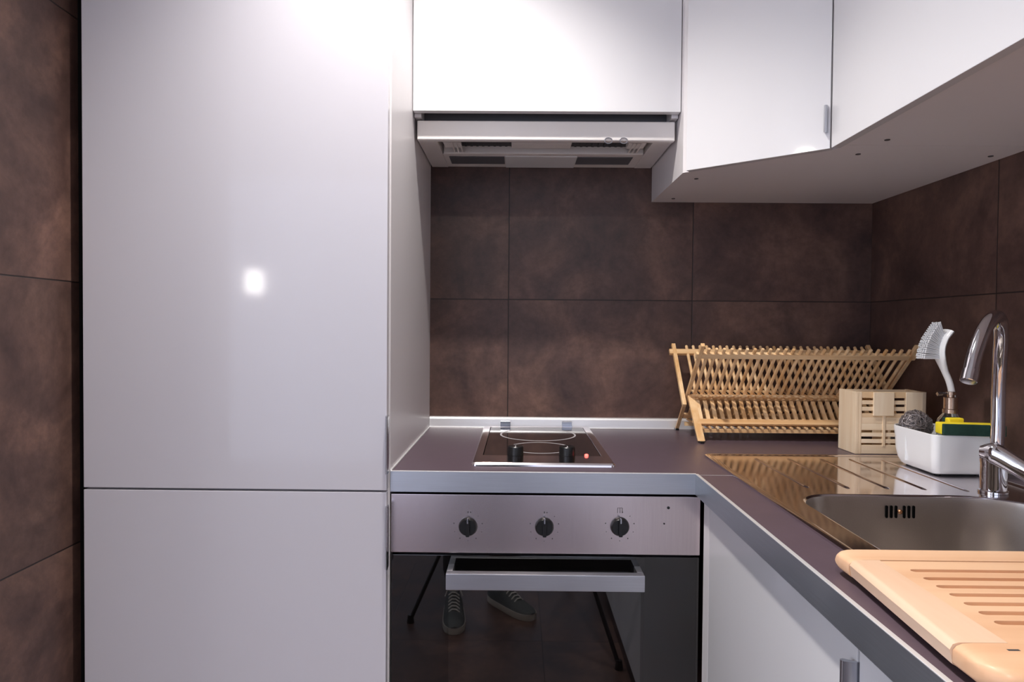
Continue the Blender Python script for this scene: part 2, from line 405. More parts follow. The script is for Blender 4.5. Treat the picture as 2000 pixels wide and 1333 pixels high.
bm = bm_new(); box(bm, -0.038, 0.153, -0.130, -0.008, 1.6340, 1.640, bev=0.0015); obj('lamp_cover', bm, M_WHITEPL, hd, smooth=40)
bm = bm_new(); box(bm, -0.188, -0.146, -0.250, -0.205, 1.637, 1.650, bev=0.002)
for k in range(3): box(bm, -0.168+k*0.010, -0.164+k*0.010, -0.262, -0.166, 1.6345, 1.639)
cl = obj('filter_clip', bm, M_HOOD, hd, smooth=40)
bm = bm_new(); box(bm, 0.268, 0.312, -0.250, -0.205, 1.637, 1.650, bev=0.002)
for k in range(3): box(bm, 0.278+k*0.010, 0.282+k*0.010, -0.262, -0.166, 1.6345, 1.639)
obj('filter_clip', bm, M_HOOD, hd, smooth=40)
bm = bm_new(); box(bm, -0.236, -0.212, -0.283, -0.270, 1.670, 1.6775, bev=0.002); br = obj('slide_block', bm, M_BAM_X, hd, smooth=40)
part_copy(br, hd, (0.574, 0, 0))
bm = bm_new()
for kx in (0.210, 0.246):
    pts = [(kx+0.009*math.cos(a), -0.3135, 1.6275+0.007*math.sin(a)) for a in [PI*0.05+k*PI*1.9/14 for k in range(15)]]
    tube(bm, pts, 0.0012, 6)
obj('wire_hook', bm, M_HANDLE, hd, smooth=60)

# ------------------------------------------------------------------ wall cabinets, corner and right
ZB = 1.541
A = Vector((0.374, -0.3945)); B = Vector((0.6067, -0.5897)); D = (B-A).normalized(); Nn = Vector((-D.y, D.x))   # Nn points into the cabinet
if Nn.y < 0: Nn = -Nn
cc = thing('corner_wall_cabinet', 'white corner wall cabinet with a slanted door, between hood and right wall cabinet', 'wall cabinet', (0.70, -0.3, ZB))
bm = bm_new()
prism(bm, [(0.374, -0.002), (0.9945, -0.002), (0.9945, -0.606), (0.6265, -0.606), (0.6215, -0.5755), (0.3900, -0.3785), (0.374, -0.3650)], ZB, 2.42)
obj('cabinet_body', bm, M_MELA, cc)
a0 = A; a1 = A+Nn*0.018; b1 = B+Nn*0.018
bm = bm_new(); prism(bm, [tuple(A), tuple(B-D*0.001), tuple(b1-D*0.001), tuple(a1)], ZB-0.002, 2.42, bev=0.0012)
cd = obj('door', bm, M_LACQ, cc, smooth=35)
h0 = B-D*0.0105; nf = -Nn
bm = bm_new(); prism(bm, [tuple(h0), tuple(h0+D*0.006), tuple(h0+D*0.006+nf*0.010), tuple(h0+D*0.003+nf*0.012), tuple(h0+nf*0.010)], 1.570, 1.622)
h = obj('handle', bm, M_HANDLE, cd, smooth=40); h['label'] = 'small satin chrome edge handle'
rc = thing('right_wall_cabinet', 'long white gloss wall cabinet on the right wall with a plain door', 'wall cabinet', (0.80, -1.1, ZB))
bm = bm_new(); box(bm, 0.6265, 0.9945, -1.206, -0.6075, ZB, 2.42); obj('cabinet_body', bm, M_MELA, rc)
pbox('door', M_LACQ, rc, 0.6070, 0.6250, -1.206, -0.5925, ZB-0.002, 2.42, bev=0.0012)
rc2 = thing('right_wall_cabinet', 'white gloss wall cabinet nearest the camera, partly out of view at top right', 'wall cabinet', (0.80, -1.5, ZB))
bm = bm_new(); box(bm, 0.6265, 0.9945, -2.010, -1.2075, ZB, 2.42); obj('cabinet_body', bm, M_MELA, rc2)
pbox('door', M_LACQ, rc2, 0.6070, 0.6250, -2.010, -1.2085, ZB-0.002, 2.42, bev=0.0012)
cap0 = None
for par, pts in ((cc, [(0.420, -0.3069), (0.4226, -0.0578), (0.6849, -0.5407), (0.9584, -0.5307)]), (rc, [(0.6867, -0.6454)])):
    for x, y in pts:
        bm = bm_new(); lathe(bm, x, y, [(0.0050, ZB), (0.0050, ZB-0.0012), (0.0035, ZB-0.0016)], 18)
        s = obj('screw_cap', bm, M_PRINT, par, smooth=40)

# ------------------------------------------------------------------ worktops
SX0, SX1, SY0, SY1 = 0.419, 0.925, -1.360, -0.398        # sink outline
BX0, BX1, BY0, BY1 = 0.474, 0.868, -1.150, -0.763        # bowl outline
ZW = 0.900
def worktop_top(bm, outer, hole, z0, z1):
    for z, flip in ((z1, False), (z0, True)):
        es = []
        for lp in (outer, hole):
            if not lp: continue
            vs = [bm.verts.new((x, y, z)) for x, y in lp]
            es += [bm.edges.new((vs[i], vs[(i+1) % len(vs)])) for i in range(len(vs))]
        bmesh.ops.triangle_fill(bm, use_beauty=True, edges=es)
    for lp in (outer, hole):
        if not lp: continue
        a = [bm.verts.new((x, y, z0)) for x, y in lp]; b = [bm.verts.new((x, y, z1)) for x, y in lp]
        for i in range(len(lp)):
            j = (i+1) % len(lp); bm.faces.new((a[i], a[j], b[j], b[i]))
    bmesh.ops.remove_doubles(bm, verts=bm.verts, dist=1e-5)
wt = thing('worktop', 'dark purple-brown laminate worktop with aluminium edge under the hob and dish rack', 'worktop', (0.1, -0.3, 0.86))
bm = bm_new(); worktop_top(bm, [(XL+0.003, -0.5975), (XL+0.003, -0.001), (XR-0.001, -0.001), (XR-0.001, -0.6090), (XI+0.004, -0.6090), (XI+0.004, -0.5975)], None, 0.861, ZW)
obj('slab', bm, M_WORK, wt)
bm = bm_new(); box(bm, XL+0.001, XI, -0.6, -0.5975, 0.8595, ZW-0.0008); obj('front_edge', bm, M_ALU, wt)
bm = bm_new(); box(bm, XL+0.001, XI+0.002, -0.6003, -0.5945, ZW-0.0008, ZW+0.0006, bev=0.0004); o = obj('edge_lip', bm, M_ALU_TOP, wt); o['label'] = 'bright aluminium edge lip'
bm = bm_new(); box(bm, XL+0.0003, XL+0.004, -0.598, -0.013, ZW-0.001, ZW+0.003, bev=0.0012); obj('side_seal', bm, M_ALU_TOP, wt)
wr = thing('worktop', 'dark maroon-brown laminate worktop with aluminium edge carrying sink and cutting board', 'worktop', (0.7, -1.3, 0.86))
hole = rrect(BX0-0.004, BX1+0.004, BY0-0.004, BY1+0.004, 0.07, 6)
bm = bm_new(); worktop_top(bm, [(XI+0.0025, -0.6108), (XR-0.001, -0.6108), (XR-0.001, -2.6), (XI+0.0025, -2.6)], hole, 0.861, ZW)
obj('slab', bm, M_WORK, wr)
bm = bm_new(); box(bm, XI, XI+0.0025, -2.6, -0.6, 0.8595, ZW-0.0008); obj('front_edge', bm, M_ALU_Y, wr)
bm = bm_new(); box(bm, XI-0.0003, XI+0.0055, -2.6, -0.6003, ZW-0.0008, ZW+0.0006, bev=0.0004); o = obj('edge_lip', bm, M_ALU_TOP, wr); o['label'] = 'bright aluminium edge lip'
bm = bm_new(); box(bm, XI+0.004, 0.4195, -0.6105, -0.6093, 0.861, ZW+0.0004); obj('joint_strip', bm, M_ALU_TOP, wr)
# upstand strips against the tiles
def upstand(name, a, b, horiz):
    bm = bm_new(); pr = [(0, 0.9005), (0.016, 0.9005), (0.014, 0.905), (0.012, 0.922), (0.009, 0.928), (0.004, 0.9295), (0, 0.9295)]
    if horiz: loft(bm, [[(a, -y, z) for y, z in pr], [(b, -y, z) for y, z in pr]])
    else: loft(bm, [[(XR-y, a, z) for y, z in pr], [(XR-y, b, z) for y, z in pr]])
    struct(name, bm, M_ALU_TOP, smooth=50)
upstand('trim_2', XL+0.001, XR-0.001, True)
upstand('trim_3', -0.0165, -2.6, False)

# ------------------------------------------------------------------ base cabinets
XB = 0.367
bf = thing('base_cabinet', 'white sink base cabinet with steel edge handle under the right worktop', 'base cabinet', (0.68, -0.9, 0))
bm = bm_new(); box(bm, XB+0.019, XR-0.001, -1.21, -0.602, 0.10, 0.70); box(bm, XB+0.019, XB+0.037, -1.21, -0.6, 0.70, 0.8585); box(bm, XR-0.02, XR-0.001, -1.21, -0.602, 0.70, 0.8585)
obj('cabinet_body', bm, M_MELA, bf)
pbox('filler_strip', M_MELA, bf, XB, XB+0.018, -0.640, -0.603, 0.10, 0.8585)
dr = pbox('door', M_LACQ, bf, XB, XB+0.018, -1.2000, -0.6425, 0.105, 0.8570, bev=0.0012)
pbox('plinth', M_GREYMET, bf, XB+0.06, XB+0.075, -1.21, -0.60, 0.0, 0.0995)
def tab_handle(parent, y, z0, z1):
    bm = bm_new(); c = []
    prism(bm, [(XB+0.012, y-0.0015), (XB+0.012, y+0.0005), (XB-0.001, y+0.0015), (XB-0.012, y+0.0075), (XB-0.0155, y+0.0065), (XB-0.0165, y+0.0035), (XB-0.014, y+0.0005), (XB-0.003, y-0.0015)], z0, z1)
    o = obj('handle', bm, M_HANDLE, parent, smooth=60); o['label'] = 'satin chrome edge handle'; return o
tab_handle(dr, -1.2002, 0.700, 0.829)
b2 = thing('base_cabinet', 'white base cabinet nearest the camera under the right worktop', 'base cabinet', (0.68, -1.6, 0))
bm = bm_new(); box(bm, XB+0.019, XR-0.001, -2.6, -1.2105, 0.10, 0.70); box(bm, XB+0.019, XB+0.037, -2.6, -1.2105, 0.70, 0.8585)
obj('cabinet_body', bm, M_MELA, b2)
pbox('door', M_LACQ, b2, XB, XB+0.018, -1.815, -1.2045, 0.105, 0.8570, bev=0.0012)
pbox('door', M_LACQ, b2, XB, XB+0.018, -2.598, -1.8190, 0.105, 0.8570, bev=0.0012)
pbox('plinth', M_GREYMET, b2, XB+0.06, XB+0.075, -2.6, -1.2105, 0.0, 0.0995)

# ------------------------------------------------------------------ oven
ov = thing('built_in_oven', 'built-in stainless steel oven with black glass door under the hob', 'oven', (0.06, -0.3, 0.2))
OX0, OX1 = -0.2475, 0.3615
pbox('oven_body', M_GREYMET, ov, OX0+0.01, OX1-0.012, -0.575, -0.03, 0.22, 0.852)
cp = pbox('control_panel', M_STEEL_O, ov, OX0, OX1, -0.5975, -0.5755, 0.7385, 0.8545, bev=0.0012)
dg = pbox('door', M_BLKGLASS, ov, OX0+0.001, OX1-0.001, -0.5975, -0.5755, 0.262, 0.7345, bev=0.0015)
dg['label'] = 'black glass oven door'
bm = bm_new(); box(bm, OX0+0.115, OX1-0.115, -0.5979, -0.5976, 0.330, 0.705); o = obj('window', bm, simple('oven_window', (10, 7, 7), 0.02, spec=0.9, coat=1.0, coat_rough=0.01, vary=0.05), dg)
pbox('lower_trim', M_STEEL_O, ov, OX0, OX1, -0.5975, -0.5755, 0.212, 0.258, bev=0.0012)
def knob(cx, cz, label, ang=0, slim=False):
    bm = bm_new(); n = 36; y0 = -0.5975
    rr = ((0.0185, y0), (0.0185, y0-0.003), (0.0172, y0-0.005), (0.0168, y0-0.008), (0.0155, y0-0.0095))
    loft(bm, [[(cx+r*math.cos(2*PI*i/n), y, cz+r*math.sin(2*PI*i/n)) for i in range(n)] for r, y in rr])
    k = obj('knob', bm, M_BLACK, ov, smooth=35)
    bm = bm_new()
    lo_ = []
    for yy, sx in ((y0-0.0092, 1.0), (y0-0.0165, 0.8)):
        pts = []
        for dx, dz in ((-0.0042*sx, -0.0165), (0.0042*sx, -0.0165), (0.0048*sx, 0.010), (0.0015*sx, 0.0185), (-0.0015*sx, 0.0185), (-0.0048*sx, 0.010)):
            c, s = math.cos(ang), math.sin(ang); pts.append((cx+dx*c-dz*s, yy, cz+dx*s+dz*c))
        lo_.append(pts)
    loft(bm, lo_); bmesh.ops.bevel(bm, geom=list(bm.edges), offset=0.0006, segments=2, affect='EDGES')
    obj('grip', bm, M_BLACK, k, smooth=35)
    bm = bm_new(); box(bm, cx-0.0012, cx+0.0012, y0-0.0170, y0-0.0090, cz+0.010, cz+0.0188); o = obj('pointer', bm, M_HANDLE, k); o['label'] = 'bright pointer line'
    # printed dial marks on the panel
    bm = bm_new()
    for q in range(9):
        a = math.radians(100 - q*34 - 20)
        mx, mz = cx+0.0285*math.cos(a), cz+0.0285*math.sin(a)
        s_ = 0.0013 if q % 2 else 0.0020
        box(bm, mx-s_/2, mx+s_/2, y0-0.0002, y0+0.0004, mz-s_/2, mz+s_/2)
    if slim:
        for dx in (-0.0045, 0, 0.0045): box(bm, cx+dx-0.0005, cx+dx+0.0005, y0-0.0002, y0+0.0004, cz+0.0265, cz+0.0365)
        box(bm, cx-0.0045, cx+0.0045, y0-0.0002, y0+0.0004, cz+0.0363, cz+0.0370)
    else: box(bm, cx-0.001, cx+0.001, y0-0.0002, y0+0.0004, cz+0.0265, cz+0.0300)
    obj('dial_marks', bm, M_PRINT, k)
knob(-0.0952, 0.7915, 'l'); knob(0.0552, 0.7925, 'm'); knob(0.2035, 0.7945, 'r', slim=True)
for x, z, r in ((0.2985, 0.8325, 0.0028), (0.2905, 0.8010, 0.0016)):
    bm = bm_new()
    loft(bm, [[(x+r*math.cos(2*PI*i/16), y, z+r*math.sin(2*PI*i/16)) for i in range(16)] for y in (-0.5985, -0.596)])
    obj('indicator_lamp', bm, M_BLACK, ov)
bm = bm_new(); box(bm, -0.1330, 0.2440, -0.6520, -0.6330, 0.6855, 0.7165, bev=0.0012)
hb = obj('handle', bm, M_ALU, dg, smooth=35); hb['label'] = 'brushed aluminium handle bar'
for x in (-0.1330, 0.2320):
    bm = bm_new(); box(bm, x, x+0.012, -0.6332, -0.5977, 0.6900, 0.7165, bev=0.001); obj('handle_post', bm, M_ALU, dg, smooth=35)

# ------------------------------------------------------------------ hob
hx = 0.0545
hb_ = thing('ceramic_hob', 'small two-zone black glass hob with steel frame and two front knobs', 'hob', (hx, -0.29, ZW))
bm = bm_new(); x0, x1, y0, y1 = -0.094, 0.203, -0.547, -0.028
def ringlp(d, z, r=0.010): return [(x, y, z) for x, y in rrect(x0+d, x1-d, y0+d, y1-d, max(r-d, 0.003), 5)]
R_ = loft(bm, [ringlp(0, ZW+0.0003), ringlp(0.0005, ZW+0.004), ringlp(0.004, ZW+0.0075), ringlp(0.010, ZW+0.0080),
               [(x, y, ZW+0.0075) for x, y in rrect(x0+0.020, x1-0.020, y0+0.083, y1-0.020, 0.003, 5)],
               [(x, y, ZW+0.0055) for x, y in rrect(x0+0.021, x1-0.021, y0+0.084, y1-0.021, 0.003, 5)]], True, False)
obj('frame', bm, M_STEEL, hb_, smooth=30)
bm = bm_new(); prism(bm, rrect(x0+0.022, x1-0.022, y0+0.085, y1-0.022, 0.003, 5), ZW+0.0035, ZW+0.0070)
gl = obj('glass_plate', bm, M_HOBGLASS, hb_); gl['label'] = 'dark brown-black ceramic glass'
def ring(cx, cy, r, wd):
    bm = bm_new(); n = 64
    loft(bm, [[(cx+q*math.cos(2*PI*i/n), cy+q*math.sin(2*PI*i/n), z) for i in range(n)] for q, z in ((r, ZW+0.0068), (r, ZW+0.00735), (r-wd, ZW+0.00735), (r-wd, ZW+0.0068))], False, False)
    o = obj('cooking_zone', bm, M_RING, gl, smooth=30); o['label'] = 'pale printed zone ring'
ring(0.054, -0.175, 0.098, 0.0045); ring(0.053, -0.365, 0.072, 0.0035)
for kx in (-0.003, 0.109):
    bm = bm_new(); n = 30; prof = [(0.0170, ZW+0.0078), (0.0170, ZW+0.010), (0.0165, ZW+0.0255), (0.0150, ZW+0.027)]
    loft(bm, [[(kx+(r+(0.0005 if i % 2 else 0))*math.cos(2*PI*i/n), -0.456+(r+(0.0005 if i % 2 else 0))*math.sin(2*PI*i/n), z) for i in range(n)] for r, z in prof])
    k = obj('knob', bm, M_BLACK, hb_, smooth=40)
    bm = bm_new(); box(bm, kx-0.001, kx+0.001, -0.471, -0.458, ZW+0.0269, ZW+0.0277); obj('pointer', bm, M_RING, k)
bm = bm_new(); lathe(bm, 0.1505, -0.462, [(0.0042, ZW+0.0078), (0.0042, ZW+0.0100), (0.0025, ZW+0.0115)], 20)
o = obj('indicator_lamp', bm, emit('hob_red', (255, 90, 80), 3.0), hb_, smooth=40); o['label'] = 'glowing red indicator lamp'
for kx in (-0.047, 0.126):
    bm = bm_new()
    box(bm, kx, kx+0.028, -0.040, -0.020, ZW+0.0078, ZW+0.0100); box(bm, kx, kx+0.028, -0.0215, -0.0190, ZW+0.0080, ZW+0.0200, bev=0.0005)
    tube(bm, [(kx+0.001, -0.0215, ZW+0.0195), (kx+0.027, -0.0215, ZW+0.0195)], 0.0016, 8)
    obj('lid_hinge', bm, M_HANDLE, hb_, smooth=40)

# ------------------------------------------------------------------ sink
sk = thing('kitchen_sink', 'stainless steel inset sink with ribbed drainer and deep bowl', 'sink', (0.67, -0.88, ZW))
ZS = 0.9022
NB = 12
bowl = lambda d, z: [(x, y, z) for x, y in rrect(BX0+d, BX1-d, BY0+d, BY1-d, [0.125-d, 0.066-d*0.6, 0.07-d*0.6, 0.07-d*0.6], NB)]
bm = bm_new()
outl = lambda d, z: [(x, y, z) for x, y in rrect(SX0+d, SX1-d, SY0+d, SY1-d, max(0.018-d*0.5, 0.004), 6)]
R1 = loft(bm, [outl(0, ZW+0.0003), outl(0.0005, ZW+0.0030), outl(0.003, ZW+0.0042), outl(0.0095, ZW+0.0042), outl(0.0125, ZW+0.0036), outl(0.015, ZS)], False, False)
R2 = loft(bm, [bowl(-0.006, ZS), bowl(-0.003, ZS-0.0004), bowl(0, ZS-0.0025)], False, False)
es = []
for lp in (R1[-1], R2[0]):
    for i in range(len(lp)):
        e = bm.edges.get((lp[i], lp[(i+1) % len(lp)])); es.append(e)
bmesh.ops.triangle_fill(bm, use_beauty=True, edges=es)
for gx, ga, gb in ((0.5215, -0.44, -0.716), (0.5925, -0.44, -0.720), (0.6630, -0.44, -0.719), (0.7270, -0.44, -0.724), (0.7960, -0.44, -0.733)):
    n = 14; L = []
    for s_, hgt in ((0.0, 0.1), (0.006, 0.7), (0.014, 1.0)):
        L.append((ga-s_, hgt))
    for s_, hgt in ((0.014, 1.0), (0.006, 0.75), (0.0, 0.1)):
        L.append((gb+s_, hgt))
    loops = []
    for yy, hgt in L:
        loops.append([(gx+0.0048*hgt*math.cos(PI*k/8), yy, ZS-0.0004+0.0026*hgt*math.sin(PI*k/8)) for k in range(9)])
    loft(bm, loops, False, False, closed=False)
obj('drainer', bm, M_STEEL, sk, smooth=28)
bm = bm_new()
fl = 0.17
lps = [bowl(0, ZS-0.0025), bowl(0.001, ZS-0.012), bowl(0.003, ZS-0.06), bowl(0.008, ZS-0.12), bowl(0.016, ZS-0.15), bowl(0.032, ZS-0.166), bowl(0.05, ZS-fl)]
cx_, cy_ = (BX0+BX1)/2, (BY0+BY1)/2
base = bowl(0.05, ZS-fl)
for f_, dz in ((0.55, 0.002), (0.22, 0.003)):
    lps.append([(cx_+(x-cx_)*f_, cy_+(y-cy_)*f_, z-dz) for x, y, z in base])
loft(bm, lps, False, True)
bw = obj('bowl', bm, M_STEEL_B, sk, smooth=40)
bm = bm_new(); lathe(bm, cx_, cy_, [(0.042, ZS-fl-0.002), (0.042, ZS-fl+0.001), (0.030, ZS-fl+0.001), (0.026, ZS-fl-0.001)], 32); obj('drain', bm, M_CHROME, bw, smooth=30)
bm = bm_new(); yb = BY1-0.0022
for k, sx in enumerate((-0.0245, -0.0165, -0.0085, 0.0055, 0.0135, 0.0215)):
    xx = 0.658+sx
    ring_ = [(xx+px, pz) for px, pz in ([(0.0020*math.cos(a), 0.883+0.0020*math.sin(a)) for a in [PI*q/6 for q in range(7)]] + [(0.0020*math.cos(a), 0.8655+0.0020*math.sin(a)) for a in [PI+PI*q/6 for q in range(7)]])]
    loft(bm, [[(x, yb-0.0012, z) for x, z in ring_], [(x, yb+0.002, z) for x, z in ring_]])
obj('overflow_slots', bm, simple('slot_black', (6, 6, 6), 0.9, spec=0.1), bw)
bm = bm_new(); n = 16
loft(bm, [[(0.6565+r*math.cos(2*PI*i/n), yb-d_, 0.8745+r*math.sin(2*PI*i/n)) for i in range(n)] for r, d_ in ((0.004, -0.001), (0.004, 0.0015), (0.0025, 0.0028))])
obj('overflow_screw', bm, simple('brass', (214, 160, 120), 0.25, metal=1.0), bw, smooth=35)

# ------------------------------------------------------------------ faucet
fa = thing('faucet', 'chrome mixer tap with a tall curved spout at the back of the sink', 'tap', (0.834, -0.742, ZS))
fxc, fyc = 0.8345, -0.735
bm = bm_new(); lathe(bm, fxc, fyc, [(0.0230, ZS+0.0003), (0.0230, ZS+0.004), (0.0205, ZS+0.006), (0.0205, ZS+0.050), (0.0215, ZS+0.056), (0.0215, ZS+0.066), (0.019, ZS+0.073), (0.012, ZS+0.078)], 36)
obj('base', bm, M_CHROME, fa, smooth=35)
bm = bm_new()
P = [(0.8395, fyc, ZS+0.065), (0.8410, fyc, 1.02), (0.8400, fyc-0.001, 1.08), (0.8360, fyc-0.008, 1.135), (0.824, fyc-0.027, 1.180), (0.800, fyc-0.055, 1.206), (0.768, fyc-0.086, 1.206), (0.736, fyc-0.112, 1.186), (0.7120, fyc-0.128, 1.149), (0.6965, fyc-0.139, 1.112)]
sp_ = spline(P, 8)
tube(bm, sp_, [0.0110]*(len(sp_)-16)+[0.0110-0.00006*k for k in range(16)], 24)
so = obj('spout', bm, M_CHROME, fa, smooth=50)
d_ = (Vector(P[-1])-Vector(P[-2])).normalized()
bm = bm_new(); e0 = Vector(P[-1])-d_*0.014; tube(bm, [e0, e0+d_*0.001, e0+d_*0.019, e0+d_*0.020], [0.0102, 0.0118, 0.0118, 0.0110], 24); obj('aerator', bm, M_CHROME, so, smooth=35)
bm = bm_new()
lp_ = spline([(0.806, fyc-0.006, 0.976), (0.822, fyc-0.022, 0.974), (0.842, fyc-0.050, 0.957), (0.858, fyc-0.082, 0.938), (0.870, fyc-0.112, 0.922)], 6)
tube(bm, lp_, [0.009+0.009*min(1, k/5) - 0.006*max(0, (k-8)/(len(lp_)-8)) for k in range(len(lp_))], 20, flat=0.75)
obj('lever', bm, M_CHROME, fa, smooth=50)

# ------------------------------------------------------------------ cutting board
cb = thing('cutting_board', 'thick pale wooden bread board with grooves lying across the sink front', 'cutting board', (0.6, -1.27, 0.905))
zb0, zb1 = 0.9048, 0.9270
def rail(x0, x1, y0, y1, rad_out, side):
    """bullnose rail running along x"""
    pr = []
    h_ = (zb1-zb0)/2; zc = (zb1+zb0)/2
    bm = bm_new(); loops = []
    prof = []
    for k in range(9):
        a = -PI/2+PI*k/8
        prof.append((h_*math.cos(a), zc+h_*math.sin(a)))
    def sect(x, sc, ins):
        o_ = []
        if side > 0:
            yo = y1-h_-ins
            o_ = [(x, y0, zc-h_*sc)] + [(x, yo+px, zc+(pz-zc)*sc) for px, pz in prof] + [(x, y0, zc+h_*sc)]
        else:
            yo = y0+h_+ins
            o_ = [(x, y1, zc-h_*sc)] + [(x, yo-px, zc+(pz-zc)*sc) for px, pz in prof] + [(x, y1, zc+h_*sc)]
        return o_
    ends = [(0.0, 0.45, rad_out), (0.003, 0.75, rad_out*0.62), (0.008, 0.93, rad_out*0.30), (0.016, 1.0, rad_out*0.10), (0.028, 1.0, 0)]
    seq = [(x0+a, s, i) for a, s, i in ends] + [(x1-a, s, i) for a, s, i in ends[::-1]]
    loft(bm, [sect(*q) for q in seq]); return bm
xb0, xb1 = 0.3600, 0.8300
obj('far_rail', rail(xb0+0.014, xb1, -1.1640, -1.1190, 0.012, 1), M_BRD_X, cb, smooth=45)
obj('near_rail', rail(xb0+0.002, xb1, -1.4180, -1.3640, 0.026, -1), M_BRD_X, cb, smooth=45)
bm = bm_new()
loft(bm, [[(x, y, z) for x, y in pts] for z, pts in (
    (zb0, [(0.3700, -1.3635), (0.4080, -1.3635), (0.4080, -1.1645), (0.3810, -1.1645)]),
    (zb0+0.004, [(0.3625, -1.3635), (0.4080, -1.3635), (0.4080, -1.1645), (0.3765, -1.1645)]),
    (zb1-0.006, [(0.3600, -1.3635), (0.4080, -1.3635), (0.4080, -1.1645), (0.3745, -1.1645)]),
    (zb1-0.0015, [(0.3625, -1.3635), (0.4080, -1.3635), (0.4080, -1.1645), (0.3775, -1.1645)]),
    (zb1, [(0.3670, -1.3635), (0.4080, -1.3635), (0.4080, -1.1645), (0.3815, -1.1645)]))])
obj('side_rail', bm, M_BRD_Y, cb, smooth=40)
bm = bm_new(); box(bm, 0.790, xb1, -1.3635, -1.1645, zb0, zb1); obj('side_rail', bm, M_BRD_Y, cb)
# grooved panel: flat strips and sunken grooves with rounded left ends
gys = [-1.1960+0.001, -1.2185, -1.2400, -1.2610, -1.2825, -1.3030, -1.3235]
bm = bm_new()
box(bm, 0.4083, 0.7898, -1.3633, -1.1652, zb0, zb1-0.0075)
holes = []
for gy in gys:
    hl = [(0.7760, gy-0.0042), (0.7760, gy+0.0042)] + [(0.4300+0.0042*-abs(math.cos(a)) if False else 0.4300-0.0048*math.sin(a), gy+0.0042*math.cos(a)) for a in [PI*k/8 for k in range(9)]]
    holes.append(hl)
zt = zb1-0.0005
outer = [(0.4083, -1.3633), (0.7898, -1.3633), (0.7898, -1.1660), (0.4083, -1.1660)]
es = []
for lp in [outer]+holes:
    vs = [bm.verts.new((x, y, zt)) for x, y in lp]
    es += [bm.edges.new((vs[i], vs[(i+1) % len(vs)])) for i in range(len(vs))]
bmesh.ops.triangle_fill(bm, use_beauty=True, edges=es)
for lp in [outer]+holes:
    a = [bm.verts.new((x, y, zt)) for x, y in lp]; b = [bm.verts.new((x, y, zb1-0.0080)) for x, y in lp]
    for i in range(len(lp)):
        j = (i+1) % len(lp); bm.faces.new((a[i], a[j], b[j], b[i]))
bmesh.ops.remove_doubles(bm, verts=bm.verts, dist=1e-5)
obj('grooved_panel', bm, M_BRD_X, cb)
bm = bm_new(); box(bm, 0.3985, 0.4085, -1.3775, -1.3745, zb1-0.0008, zb1+0.0002, bev=0.0004); obj('knot_mark', bm, M_PRINT, cb)

# ------------------------------------------------------------------ dish rack
rk = thing('dish_rack', 'folding two-tier bamboo dish rack standing open against the tiled wall', 'dish rack', (0.7, -0.14, ZW))
RX0, RX1 = 0.4400, 0.9640
yfF, yfB = -0.2400, -0.0250                # feet
yTF, yTB = -0.2760, -0.0290                # tops
zT = 1.1400
